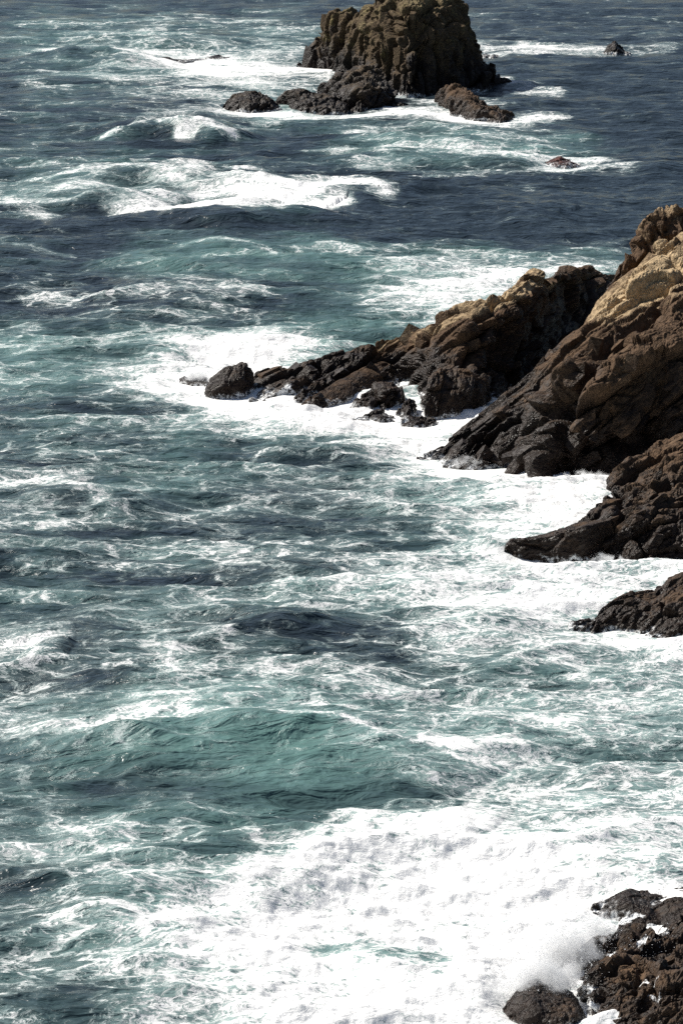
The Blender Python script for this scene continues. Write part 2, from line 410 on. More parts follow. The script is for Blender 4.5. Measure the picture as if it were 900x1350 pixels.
# swells and breakers: [(photo column, row of the crest's foot)], height m, width of the near face m, width of the back m
CRESTS = [
    ([(20, 985), (150, 985), (260, 984), (420, 992), (520, 1020), (600, 1052)], 1.7, 4.2, 8.0),
    ([(130, 186), (170, 180), (206, 178), (240, 182), (290, 186)], 2.0, 6.0, 7.0),
    ([(236, 186), (265, 184), (310, 190)], 1.6, 5.0, 7.0),
    ([(20, 242), (120, 240), (190, 238), (260, 246), (330, 252), (420, 256)], 1.7, 7.0, 8.0),
    ([(60, 272), (150, 268), (230, 276)], 1.4, 6.0, 7.0),
    ([(250, 278), (340, 278), (420, 272), (460, 268), (520, 280)], 1.4, 6.0, 8.0),
    ([(150, 296), (230, 294), (330, 300), (420, 298), (460, 290)], 1.2, 5.0, 7.0),
    ([(440, 196), (540, 190), (640, 192), (760, 196)], 0.8, 9.0, 9.0),
    ([(420, 222), (520, 214), (640, 218), (740, 222)], 1.0, 7.0, 9.0),
    ([(560, 290), (650, 284), (720, 296), (800, 300)], 1.0, 8.0, 9.0),
    ([(120, 352), (300, 352), (460, 356), (600, 364)], 0.9, 7.0, 9.0),
    ([(20, 82), (120, 84), (230, 90)], 2.0, 9.0, 10.0), ([(90, 62), (210, 60), (330, 62)], 1.9, 10.0, 10.0),
    ([(100, 400), (220, 396), (340, 408)], 0.7, 5.0, 7.0),
    ([(150, 470), (260, 460), (380, 462), (480, 470)], 0.8, 5.0, 6.0),
    ([(20, 664), (110, 668), (180, 690)], 0.8, 3.5, 5.0), ([(330, 612), (420, 610), (480, 618)], 0.6, 4.0, 5.0),
    ([(180, 850), (330, 842), (520, 850)], 0.4, 4.5, 5.0), ([(20, 872), (90, 872)], 0.7, 3.0, 4.0),
    ([(360, 800), (480, 790), (600, 788)], 0.6, 3.0, 5.0),
    ([(20, 1200), (120, 1196), (260, 1190)], 0.5, 3.5, 5.0), ([(50, 1240), (120, 1234), (190, 1242)], 0.5, 2.2, 3.5),
    ([(150, 1310), (200, 1270), (250, 1235), (320, 1208), (350, 1184), (420, 1172), (450, 1130), (480, 1106)], 0.65, 2.2, 5.0),
    ([(470, 1112), (560, 1102), (640, 1112)], 0.6, 2.0, 4.0), ([(430, 1262), (500, 1274), (580, 1292)], 0.5, 2.5, 3.5),
    ([(600, 740), (660, 736), (700, 752)], 0.5, 3.0, 4.0),
]

# sheltered water close in to rocks: column, row, half width, half height
CALM = [(530, 552, 75, 26), (740, 222, 40, 10), (815, 74, 30, 5), (640, 76, 25, 4), (255, 81, 70, 6), (810, 836, 120, 24), (740, 745, 100, 14),
        (330, 148, 60, 8), (440, 152, 60, 8), (630, 160, 60, 10), (300, 524, 70, 16), (258, 510, 46, 13), (820, 1210, 60, 18), (720, 1340, 80, 30), (600, 614, 100, 18), (440, 535, 90, 14)]

def stroke_weight(X, Y, pts, half):
    """1 on the line, falling off over its thickness (wide strokes fade at the ends)"""
    best = np.full(X.shape, 1e9, np.float32)
    for (x0, y0), (x1, y1) in zip(pts[:-1], pts[1:]):
        dx, dy = x1 - x0, y1 - y0
        L = dx * dx + dy * dy
        t = np.clip(((X - x0) * dx + (Y - y0) * dy) / L, 0, 1)
        ex, ey = (X - x0 - t * dx) / 2.2, Y - y0 - t * dy
        best = np.minimum(best, ex * ex + ey * ey)
    return np.exp(-best / (half * half))

def grid_lookup(text, X, Y):
    g = np.array([[float(c) for c in r.split()] for r in text.strip().splitlines()]) / 9.0
    x = np.clip(X / 50.0, 0, g.shape[1] - 1.001); y = np.clip(Y / 50.0, 0, g.shape[0] - 1.001)
    xi, yi = x.astype(int), y.astype(int)
    a, b = x - xi, y - yi
    a = a * a * (3 - 2 * a); b = b * b * (3 - 2 * b)
    return (g[yi, xi] * (1 - a) + g[yi, xi + 1] * a) * (1 - b) + (g[yi + 1, xi] * (1 - a) + g[yi + 1, xi + 1] * a) * b

def build_sea():
    cols = np.concatenate([[-30000, -12000, -5000, -2200, -1000, -500, -250, -120], np.arange(-50, 951, 1.45), [1020, 1150, 1400, 1900, 3100, 6000, 13000, 31000]])
    rows = np.arange(-40, 1400, 1.2)
    dist = np.concatenate([[-400.0, 0.0, 60.0, 100.0], dist_of_row(rows)[::-1], np.geomspace(dist_of_row(-40) * 1.02, 40000, 40)])
    nr, nc = len(dist), len(cols)
    Yg = np.repeat(dist[:, None], nc, 1)
    depth = np.maximum(Yg * cP + H * sP, 120.0)
    Xg = (cols[None, :] - 450) / FPX * depth
    x, y = Xg.ravel(), Yg.ravel()
    px, py = to_photo(np.stack([x, y, np.zeros_like(x)], -1))
    px = np.clip(px, -60, 960); py = np.where(y < 100, 1395, np.clip(py, -45, 1395))
    cell = np.maximum(np.gradient(dist), 0.02)
    cell = np.repeat(cell[:, None], nc, 1).ravel()
    # soften the hand laid patches with a drifting offset
    wx = fbm2(x / 9, y / 14, 41, 4); wy = fbm2(x / 9, y / 14, 57, 4)
    qx = px + wx * 45; qy = py + wy * np.clip(14 + py * 0.02, 10, 40)
    foam = grid_lookup(FOAM_ROWS, qx, qy); teal = grid_lookup(TEAL_ROWS, qx, qy)
    foam = foam ** 1.15 * 0.95
    qx2 = px + wx * 14; qy2 = py + wy * np.clip(4 + py * 0.012, 4, 16)
    for pts, half, s in FOAM_DRIFTS:
        x0 = min(p[0] for p in pts) - half * 8; x1 = max(p[0] for p in pts) + half * 8
        y0 = min(p[1] for p in pts) - half * 4; y1 = max(p[1] for p in pts) + half * 4
        m = (qx2 > x0) & (qx2 < x1) & (qy2 > y0) & (qy2 < y1)
        w = stroke_weight(qx2[m], qy2[m], pts, half) * s
        foam[m] = foam[m] + w * (np.clip(1.05 - foam[m], 0, 1) if s > 0 else foam[m])
    foam = np.clip(foam, 0, 1.0)
    # waves
    sx_ = fbm2(x / 9, y / 14, 41, 2); sy_ = fbm2(x / 9, y / 14, 57, 2)
    h = np.zeros_like(x)
    for k, (lx, ly, amp, rot, ridged) in enumerate([(40, 16, .55, .10, 0), (22, 8.0, .72, -.10, 1), (11, 4.2, .5, .14, 1), (5.5, 2.3, .25, -.2, 1), (2.6, 1.2, .11, .22, 1), (1.3, .6, .05, -.15, 1)]):
        c, s = math.cos(rot), math.sin(rot)
        n = perlin2((x * c + y * s) / lx, (-x * s + y * c) / ly, 11 + k)
        if ridged: n = (0.42 - np.abs(n)) * 1.5
        fade = np.clip((ly / 1.3 - cell) / (ly / 2.6), 0, 1)
        h += amp * n * fade
    near = np.clip((y - 90) / 30, 0, 1)
    h *= near * np.clip(1.4 - y / 6000, 0.2, 1)
    for pts, amp, wf, wb in CRESTS:
        P = place(np.array([p[0] for p in pts]), np.array([p[1] for p in pts]), np.array([p[1] for p in pts]))
        pad = 3 * max(wf, wb)
        m = (x > P[:, 0].min() - pad) & (x < P[:, 0].max() + pad) & (y > P[:, 1].min() - pad) & (y < P[:, 1].max() + pad)
        seg = np.hypot(np.diff(P[:, 0]), np.diff(P[:, 1])); cum = np.r_[0, np.cumsum(seg)]
        xs, ys = x[m] + sy_[m] * wb * 0.5, y[m] + sx_[m] * min(wf, 4) * 1.2
        best = np.full(xs.shape, 1e12); tt = np.zeros(xs.shape); sg = np.ones(xs.shape)
        for i in range(len(P) - 1):
            dx, dy = P[i + 1, 0] - P[i, 0], P[i + 1, 1] - P[i, 1]
            t = np.clip(((xs - P[i, 0]) * dx + (ys - P[i, 1]) * dy) / (dx * dx + dy * dy), 0, 1)
            ex, ey = xs - P[i, 0] - t * dx, ys - P[i, 1] - t * dy
            q = ex * ex + ey * ey
            nb = q < best
            best = np.where(nb, q, best); tt = np.where(nb, (cum[i] + t * seg[i]) / cum[-1], tt)
            sg = np.where(nb, np.sign(dx * ey - dy * ex) * (1 if dx > 0 else -1), sg)
        d = np.sqrt(best) * sg
        env = np.sin(np.pi * np.clip(tt, 0, 1)) ** 0.8 * (1 + 0.7 * wy[m])
        prof = np.where(d < 0, np.exp(-(d / (wf * 0.75)) ** 2), np.exp(-np.abs(d / wb) ** 1.5))
        h[m] += amp * env * prof
    calm = np.ones_like(x)
    for cx, cy, rx, ry in CALM:
        calm = np.minimum(calm, 1 - 0.8 * np.exp(-(((px - cx) / rx) ** 2 + ((py - cy) / ry) ** 2) ** 2))
    h = h * calm - 0.12 * (1 - calm)
    # churned white water stands up in lumps
    lump = fbm2(x / 1.5, y / 1.3, 90, 4) + 0.9 * np.abs(fbm2(x / 4.0, y / 2.6, 97, 4))
    fade = np.clip((1.2 - cell) / 0.6, 0, 1)
    h += np.clip(foam - 0.55, 0, 0.5) * lump * 0.75 * fade * calm
    teal = np.clip(teal * 0.95 + np.clip(h, -1, 1.5) * 0.06, 0, 1)
    foam = np.clip(foam + np.clip(h - 0.25, -0.6, 0.8) * 0.10 * np.clip(foam * 3, 0, 1), 0, 1.05)
    V = np.stack([x, y, h], -1)
    me = make_mesh("sea", V, grid_quads(nr, nc), M_SEA, True, {'foam': foam, 'teal': teal})
    tag(link("sea", me), kind='structure')

build_sea()

# ------------------------------------------------------------------ rocks
def resample(P, t_of, n):
    t = np.linspace(0, 1, n)
    return np.stack([np.interp(t, t_of, P[:, k]) for k in range(3)], -1)

GRIDS = {}

def rock(name, lines, nu, nv, mat, bed=(0.7, 0.0, 0.7), stretch=0.4, amps=(0.5, 0.25, 0.1), sizes=(3.0, 1.2, 0.45), by='arc',
         seed=1, dry=(2.0, 9.0), lichen=0.0, tans=(), creases=(), parent=None, back=0.8, rough=0.12, skirt=1.0, embed=None, froth=()):
    """loft sight lines (waterline first, skyline last) into a rock with a back and a foot under the sea, then break its faces"""
    L = []
    for ln in lines:
        a = np.array([(p[0], p[1], p[2] if len(p) > 2 else p[1]) for p in ln], float)
        P = place(a[:, 0], a[:, 1], a[:, 2])
        if by == 'arc':
            d = np.r_[0, np.cumsum(np.hypot(np.diff(a[:, 0]), np.diff(a[:, 1])) + 1e-6)]
        else:
            d = a[:, 0] - a[0, 0]
        R_ = resample(P, d / d[-1], nu)
        k_ = max(1, nu // 45)
        for _ in range(2):
            R_[1:-1] = np.stack([np.convolve(np.pad(R_[:, c], k_, mode='edge'), np.ones(2 * k_ + 1) / (2 * k_ + 1), 'valid') for c in range(3)], 1)[1:-1]
        L.append(R_)
    W, R = L[0], L[-1]
    z = np.maximum(R[:, 2], 0.3)
    # smooth the hidden back so it does not copy every notch
    k = max(3, nu // 12) | 1
    zs = np.convolve(np.pad(z, k // 2, mode='edge'), np.ones(k) / k, 'valid')
    foot = W.copy(); foot[:, 2] = -2.2; foot[:, 1] -= skirt
    b1 = R.copy(); b1[:, 1] += zs * 0.4 * back + 0.3; b1[:, 2] = zs * 0.72
    b2 = R.copy(); b2[:, 1] += zs * 1.1 * back + 1.0; b2[:, 2] = -2.2
    if embed:                       # a slab let into the face of its parent
        foot = W.copy(); foot[:, 1] += embed; foot[:, 2] -= embed * 0.4
        b1 = R.copy(); b1[:, 1] += embed * 0.6; b1[:, 2] -= embed * 0.3
        b2 = R.copy(); b2[:, 1] += embed; b2[:, 2] -= embed * 1.6
    L = [foot] + L + [b1, b2]
    # ends closed by one more column sunk below the water
    for i, l in enumerate(L):
        hh = max(np.ptp(np.stack([q[0] for q in L])[:, 2]) * 0.35, 0.2); h2 = max(np.ptp(np.stack([q[-1] for q in L])[:, 2]) * 0.35, 0.2)
    ends0 = np.stack([q[0] for q in L]); ends1 = np.stack([q[-1] for q in L])
    L = np.stack(L)
    seg = np.linalg.norm(np.diff(L, axis=0), axis=2).mean(1)
    seg[-1] *= 0.5; seg[-2] *= 0.7
    s = np.r_[0, np.cumsum(seg)] / seg.sum()
    t = np.linspace(0, 1, nv)
    idx = np.clip(np.searchsorted(s, t, side='right') - 1, 0, len(s) - 2)
    a = ((t - s[idx]) / (s[idx + 1] - s[idx]))[:, None, None]
    p0, p1, p2, p3 = L[np.maximum(idx - 1, 0)], L[idx], L[idx + 1], L[np.minimum(idx + 2, len(L) - 1)]
    cr = 0.5 * (2 * p1 + (p2 - p0) * a + (2 * p0 - 5 * p1 + 4 * p2 - p3) * a ** 2 + (3 * p1 - p0 - 3 * p2 + p3) * a ** 3)
    G = 0.55 * cr + 0.45 * (p1 * (1 - a) + p2 * a)
    e0 = G[:, :1].copy(); e0[..., 0] -= hh; e0[..., 2] = -2.2
    e1 = G[:, -1:].copy(); e1[..., 0] += h2; e1[..., 2] = -2.2
    if embed:
        e0 = G[:, :1].copy(); e0[..., 1] += embed; e0[..., 2] -= embed * 0.6
        e1 = G[:, -1:].copy(); e1[..., 1] += embed; e1[..., 2] -= embed * 0.6
    G = np.concatenate([e0, G, e1], 1)
    nr, nc = G.shape[:2]
    du = np.gradient(G, axis=1); dv = np.gradient(G, axis=0)
    nrm = np.cross(du, dv); nrm /= (np.linalg.norm(nrm, axis=2, keepdims=True) + 1e-9)
    # blur the normals so that displacement does not fold
    for _ in range(6):
        nrm[1:-1, 1:-1] = (nrm[1:-1, 1:-1] + nrm[:-2, 1:-1] + nrm[2:, 1:-1] + nrm[1:-1, :-2] + nrm[1:-1, 2:]) / 5
    V = G.reshape(-1, 3); Nn = nrm.reshape(-1, 3)
    bx, by_, bz = np.array(bed) / np.linalg.norm(bed)
    e_a = np.array([bx, by_, bz]); e_b = np.cross(e_a, [0, 1, 0]); e_b /= np.linalg.norm(e_b); e_c = np.cross(e_a, e_b)
    warp = np.stack([perlin3(V / 2.5, seed + 3), perlin3(V / 2.5, seed + 4), perlin3(V / 2.5, seed + 5)], 1) * 0.5
    Q0 = V + warp
    Q = np.stack([Q0 @ e_a * stretch, Q0 @ e_b, Q0 @ e_c * 0.75], 1)
    disp = np.zeros(len(V))
    crk = np.zeros(len(V))
    for k, (am, sz) in enumerate(zip(amps, sizes)):
        hgt, c = facets(Q / sz, seed * 13 + k)
        disp += am * (hgt - (0.6 if k == 0 else 0.25) * c); crk = np.maximum(crk, c)
    fine = facets(Q * np.array([0.8, 1.3, 1.0]) / (sizes[-1] * 0.5), seed * 13 + 9)
    disp += amps[-1] * 0.55 * (fine[0] - 0.2 * fine[1])
    disp += rough * fbm3(V / 0.9, seed + 40, 4)
    dg = disp.reshape(nr, nc)
    for _ in range(1):
        q = np.pad(dg, 1, mode='edge')
        dg = (q[1:-1, 1:-1] * 3 + q[:-2, 1:-1] + q[2:, 1:-1] + q[1:-1, :-2] + q[1:-1, 2:]) / 7
    disp = dg.ravel()
    qx, qy = to_photo(V)
    for pts, half, depth in creases:
        ax = qx + perlin3(V / 1.5, seed + 8) * half * 0.6; ay = qy + perlin3(V / 1.5, seed + 9) * half * 0.6
        b = np.full(len(V), 1e9)
        for (x0, y0), (x1, y1) in zip(pts[:-1], pts[1:]):
            dx, dy = x1 - x0, y1 - y0
            tt = np.clip(((ax - x0) * dx + (ay - y0) * dy) / (dx * dx + dy * dy), 0, 1)
            b = np.minimum(b, (ax - x0 - tt * dx) ** 2 + (ay - y0 - tt * dy) ** 2)
        disp -= depth * np.exp(-b / (half * half))
    hsc = min(1.0, 0.25 + z.max() / 6)
    V = V + Nn * (disp * hsc)[:, None]
    zz = V[:, 2]
    d = np.clip((zz - dry[0]) / (dry[1] - dry[0]), -0.4, 1) * 0.72 + 0.12 * perlin3(V / 3.0, seed + 60)
    d = d + np.clip(Nn[:, 2] - 0.5, 0, 0.5) * 0.2
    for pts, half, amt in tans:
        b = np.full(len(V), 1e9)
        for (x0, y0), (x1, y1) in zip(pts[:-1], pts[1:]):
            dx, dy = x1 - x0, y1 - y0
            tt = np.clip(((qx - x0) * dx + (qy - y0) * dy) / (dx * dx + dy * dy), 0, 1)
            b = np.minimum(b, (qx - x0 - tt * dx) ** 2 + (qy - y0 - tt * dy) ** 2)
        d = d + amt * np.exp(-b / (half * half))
    li = lichen * np.clip((zz - dry[0]) / 4, 0, 1) * (0.6 + 0.8 * perlin3(V / 2.0, seed + 70))
    fr = np.zeros(len(V))
    for pts, half, amt in froth:
        fr = np.maximum(fr, amt * stroke_weight(qx, qy, [(p[0], p[1]) for p in pts], half))
    origin = np.array([V[:, 0].mean(), W[:, 1].mean(), 0.0]) if parent is None else np.array(parent.location)
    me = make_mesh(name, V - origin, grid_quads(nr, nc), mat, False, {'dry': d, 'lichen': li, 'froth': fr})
    o = link(name, me, parent)
    o.location = origin if parent is None else (0, 0, 0)
    GRIDS[name if parent is None else name] = (V.reshape(nr, nc, 3) - (np.array(o.location) if parent is None else origin), nrm, d.reshape(nr, nc))
    return o

# --- the tall stack at the top
o = rock("sea_stack", [
    [(438, 104), (470, 114), (500, 122), (530, 129), (560, 128), (600, 124), (640, 119), (672, 116)],
    [(440, 96, 103), (472, 80, 113), (500, 76, 120), (530, 80, 127), (560, 84, 126), (600, 90, 121), (638, 106, 117.5), (672, 115.5, 115.8)],
    [(442, 80, 102), (460, 45, 108), (480, 30, 113), (505, 26, 118), (532, 18, 123), (580, 20, 121), (612, 45, 117), (627, 86, 116), (650, 103, 115.5), (672, 115.3, 115.6)],
    [(452, 76, 102), (466, 52, 105), (474, 36, 107), (482, 20, 109), (500, 4, 111), (545, -14, 113), (590, -10, 112), (613, 14, 111), (619, 58, 112), (632, 82, 113), (654, 99, 114), (678, 114, 115)],
], 330, 270, M_STACK, bed=(0.15, 0.1, 1.0), stretch=0.4, amps=(1.4, 0.6, 0.25), sizes=(4.4, 1.8, 0.7), seed=3, dry=(1.5, 14), lichen=0.5, rough=0.4,
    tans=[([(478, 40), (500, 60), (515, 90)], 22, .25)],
    creases=[([(500, 40), (505, 70), (500, 100)], 4, 1.2), ([(545, 30), (560, 70), (550, 110)], 6, 1.5), ([(520, 10), (530, 40), (528, 80)], 4, 1.2)])
stack = o
rock("shoulder", [
    [(393, 93), (415, 96), (440, 100), (480, 108), (520, 112)],
    [(394, 91, 92.5), (415, 78, 95), (440, 74, 98), (480, 70, 106), (520, 70, 110)],
    [(395, 90, 92), (418, 62, 94), (434, 44, 96), (446, 34, 98), (475, 34, 104), (520, 40, 108)],
    [(395, 88, 91.5), (406, 78, 92), (418, 69, 92.5), (430, 51, 94), (432, 36, 95), (446, 25, 96), (466, 20, 98), (480, 24, 100), (520, 30, 104)],
], 170, 180, M_STACK, bed=(0.2, 0.1, 1.0), stretch=0.3, amps=(1.3, 0.7, 0.3), sizes=(3.2, 1.5, 0.7), seed=4, dry=(1, 13), lichen=0.6, rough=0.4, parent=stack)
tag(o, "tallest rock at the top, a craggy sea stack lit yellow on its left", "sea stack")

def small_rock(name, W, R, label, cat="rock", group=None, mat=None, nu=90, nv=80, **kw):
    kw.setdefault('amps', (0.35, 0.2, 0.08)); kw.setdefault('sizes', (1.6, 0.8, 0.35))
    o = rock(name, [W, R], nu, nv, mat or M_ROCK, **kw)
    return tag(o, label, cat, group)

# mid lines lift the middle of a small rock so that its face is steep low down
def steep(W, R, f=0.55, toe=0.28):
    """three lines from a waterline and a skyline, face bulging towards the sea"""
    n = 14
    def rs(a):
        a = np.array([(p[0], p[1], p[2] if len(p) > 2 else p[1]) for p in a], float)
        d = np.r_[0, np.cumsum(np.hypot(np.diff(a[:, 0]), np.diff(a[:, 1])))]
        return np.stack([np.interp(np.linspace(0, 1, n), d / d[-1], a[:, k]) for k in range(3)], 1)
    w, r = rs(W), rs(R)
    m = np.stack([w[:, 0] * (1 - f) + r[:, 0] * f, w[:, 1] * (1 - f) + r[:, 1] * f, w[:, 2] * (1 - toe) + r[:, 2] * toe], 1)
    return [w, m, r]

def crag(name, W, R, label, cat="rock", group=None, mat=None, nu=110, nv=110, f=0.55, toe=0.25, **kw):
    kw.setdefault('amps', (0.4, 0.22, 0.1)); kw.setdefault('sizes', (1.8, 0.9, 0.4))
    o = rock(name, steep(W, R, f, toe), nu, nv, mat or M_ROCK, **kw)
    return tag(o, label, cat, group)

FAR = dict(amps=(0.8, 0.5, 0.25), sizes=(3.2, 1.5, 0.7), rough=0.3, dry=(1.0, 14))
crag("rock", [(424, 130), (445, 146), (470, 150), (500, 147), (533, 143)],
     [(424, 118, 124), (440, 102, 128), (462, 95, 132), (476, 89, 134), (490, 88, 135), (504, 95, 136), (511, 117, 138), (522, 131, 140), (533, 142, 142)],
     "dark hump of rock directly in front of the tall sea stack, lower left of it", mat=M_STACK, seed=5, nu=150, nv=130, **FAR)
crag("rock", [(366, 140), (385, 149), (410, 151), (440, 153), (455, 152)],
     [(366, 138, 139), (372, 122, 140), (387, 118, 141), (398, 117, 142), (408, 123, 143), (421, 127, 143), (437, 122, 143), (455, 135, 145)],
     "low knobbly dark rock touching the left foot of the hump before the stack", mat=M_STACK, seed=6, **FAR)
crag("rock", [(292, 145), (310, 148), (330, 150), (350, 148), (370, 147)],
     [(292, 144, 144), (308, 127, 142), (327, 122, 142), (347, 123, 142), (358, 133, 143), (370, 146, 145)],
     "rounded dark rock, leftmost of the row of rocks before the sea stack", mat=M_STACK, seed=7, **FAR)
crag("rock", [(577, 145), (598, 154), (630, 160), (660, 166), (675, 160)],
     [(577, 128, 138), (580, 115, 141), (592, 109, 144), (612, 113, 148), (626, 126, 151), (640, 136, 153), (657, 142, 156), (675, 156, 158)],
     "brown lumpy rock sloping down rightwards in foam before the stack's right foot", mat=M_ROCK, seed=8, nu=150, nv=130, **dict(FAR, dry=(0.4, 6), amps=(0.6, 0.4, 0.2)))
FAR2 = dict(FAR, amps=(0.35, 0.2, 0.1), sizes=(1.6, 0.8, 0.4), rough=0.15)
crag("rock", [(715, 219), (730, 221), (745, 222), (764, 220)], [(715, 218, 218.5), (725, 211, 217), (737, 206, 217), (745, 210, 217), (755, 212, 217.5), (764, 219, 219)],
     "small reddish rock awash in a long patch of foam, right of centre", mat=M_RED, seed=9, **FAR2)
crag("rock", [(796, 72), (812, 73), (830, 72.5)], [(796, 71, 71), (801, 59, 70), (810, 54, 70), (819, 61, 70), (823, 69, 71), (830, 72, 72)],
     "small dark pointed rock alone in a line of surf at the upper right", mat=M_STACK, seed=10, **FAR2)
crag("rock", [(633, 75), (640, 76), (647, 75.5)], [(633, 74.5, 74.5), (640, 70.5, 74), (647, 75, 75)],
     "tiny dark rock tip awash right of the sea stack, the left one of two", mat=M_STACK, seed=11, nu=40, nv=40, **FAR2)
crag("rock", [(644, 76), (650, 77), (657, 76)], [(644, 75.5, 75.5), (651, 72, 75), (657, 75.5, 75.5)],
     "tiny dark rock tip awash right of the sea stack, the right one of two", mat=M_STACK, seed=12, nu=40, nv=40, **FAR2)
crag("rock", [(674, 119), (680, 120), (687, 119)], [(674, 118.5, 118.5), (679, 116, 118), (687, 118.5, 118.5)],
     "tiny rock tip just off the right toe of the sea stack", mat=M_STACK, seed=13, nu=40, nv=40, **FAR2)
crag("reef", [(202, 83), (225, 86), (250, 83), (272, 80)], [(202, 82, 82), (212, 75, 81), (224, 75, 81), (235, 79, 81), (254, 78, 80), (272, 78, 79)],
     "low jagged reef just breaking the surface at the upper left", "reef", mat=M_STACK, seed=14, **FAR2)
crag("reef", [(266, 79), (288, 79), (310, 78.5)], [(266, 77.5, 78), (285, 73, 77), (300, 74, 77), (310, 77.5, 78)],
     "thin flat reef at the upper left, at the right end of the jagged one", "reef", mat=M_STACK, seed=15, nu=70, nv=50, **FAR2)

# --- the long promontory
o = rock("promontory", [
    [(325, 527), (346, 535), (372, 541), (395, 543), (430, 535), (480, 518), (528, 509), (562, 549), (606, 551), (650, 534), (700, 508), (750, 482), (800, 452), (830, 440)],
    [(328, 520, 522), (350, 518, 528), (390, 522, 532), (430, 515, 525), (490, 495, 507), (530, 488, 503), (566, 505, 540), (612, 502, 540), (650, 490, 522), (700, 460, 498), (755, 435, 470), (805, 425, 443), (830, 420, 436)],
    [(332, 505, 514), (360, 498, 520), (410, 495, 520), (470, 480, 506), (520, 465, 498), (570, 455, 522), (620, 440, 524), (660, 425, 516), (712, 395, 497), (745, 385, 462), (807, 380, 438), (830, 378, 432)],
    [(334, 494, 508), (346, 489, 509), (361, 482, 509), (381, 479, 508), (394, 474, 507), (414, 468, 506), (444, 465, 502), (470, 460, 498), (480, 462, 497), (496, 446, 494), (518, 443, 494), (537, 440, 496), (557, 433, 500), (567, 422, 503), (586, 411, 506), (611, 405, 508), (633, 400, 508), (645, 396, 506), (663, 383, 502), (687, 370, 497), (710, 360, 490), (727, 364, 478), (743, 362, 462), (760, 355, 450), (770, 355, 445), (787, 358, 438), (807, 360, 432), (830, 356, 428)],
], 430, 250, M_ROCK, bed=(0.78, 0.15, 0.5), stretch=0.2, amps=(0.75, 0.38, 0.14), sizes=(2.6, 1.1, 0.45), by='x', froth=[([(352, 528), (378, 505)], 5, .6), ([(372, 540), (384, 528)], 4, .6), ([(396, 540), (408, 532)], 3, .5), ([(530, 512), (555, 520)], 6, .6), ([(545, 530), (556, 545)], 7, .55), ([(640, 545), (660, 538)], 8, .5)], seed=21, dry=(1.4, 12), lichen=0.25, rough=0.2, skirt=1.5,
    tans=[([(500, 450), (560, 437), (600, 415), (650, 400), (715, 368)], 11, .5), ([(600, 450), (620, 470)], 14, .2), ([(430, 525), (480, 505)], 10, .15)],
    creases=[([(530, 500), (545, 470)], 9, 1.2), ([(600, 520), (618, 470), (640, 430)], 9, 1.4), ([(655, 480), (668, 430)], 10, 1.2), ([(440, 505), (500, 478), (560, 450)], 6, .7),
             ([(360, 525), (400, 500), (450, 480)], 5, .6)])
prom = o
tag(o, "long low rocky promontory running out to the left with a sunlit ridge", "promontory")
NEARK = dict(bed=(0.7, 0.2, 0.5), stretch=0.4, dry=(1.5, 9))
crag("rock", [(271, 521), (282, 526), (300, 526), (320, 524), (334, 518)],
     [(271, 512, 519), (273, 500, 518), (281, 494, 517), (292, 485, 517), (306, 478, 517), (321, 477, 517), (328, 482, 517), (333, 494, 516), (334, 508, 516)],
     "dark brown hump of rock at the seaward tip of the promontory", seed=22, nu=130, nv=120, amps=(.25, .15, .08), sizes=(2.0, .9, .4), **NEARK)
crag("rock", [(237, 505), (252, 509), (272, 510)], [(237, 503, 504), (243, 496, 503), (251, 500, 504), (260, 499, 505), (272, 498, 506)],
     "small low rock in white water left of the promontory's tip hump", seed=23, nu=70, nv=60, amps=(.15, .1, .05), sizes=(.9, .5, .3), **NEARK)
SH = dict(NEARK, amps=(.7, .4, .15), sizes=(1.2, .6, .3), nu=90, nv=90)
crag("boulder", [(494, 536), (502, 542), (516, 542), (528, 536)], [(494, 511, 530), (504, 508, 527), (520, 509, 527), (528, 514, 529)],
     "upright pale grey block of rock standing in foam under the promontory", "boulder", seed=24, f=.85, toe=.2, **SH)
crag("boulder", [(460, 541), (478, 546), (498, 542)], [(460, 538, 540), (481, 521, 533), (496, 515, 531), (499, 524, 533)],
     "sloping slab leaning on the left of the upright block, white water behind it", "boulder", seed=25, **SH)
crag("boulder", [(484, 555), (500, 559), (520, 556)], [(484, 551, 553), (491, 543, 551), (503, 541, 550), (515, 546, 551), (520, 552, 553)],
     "low brown rounded boulder in front of the upright block, ringed by foam", "boulder", seed=26, **SH)
crag("boulder", [(526, 551), (537, 556), (549, 550)], [(526, 546, 548), (534, 528, 545), (542, 524, 543), (548, 536, 545), (549, 545, 547)],
     "narrow pointed boulder between the upright block and the dark cliff foot", "boulder", seed=27, **SH)
crag("boulder", [(528, 562), (548, 565), (576, 560)], [(528, 559, 560), (542, 552, 557), (560, 553, 556), (576, 556, 558)],
     "flat boulder low in the foam in front of the pointed boulder", "boulder", seed=28, **SH)
crag("boulder", [(434, 567), (455, 564), (486, 557)], [(434, 564, 566), (464, 551, 559), (486, 547, 554)],
     "thin low ledge sloping out of foam left of the boulders under the promontory", "boulder", seed=29, **SH)

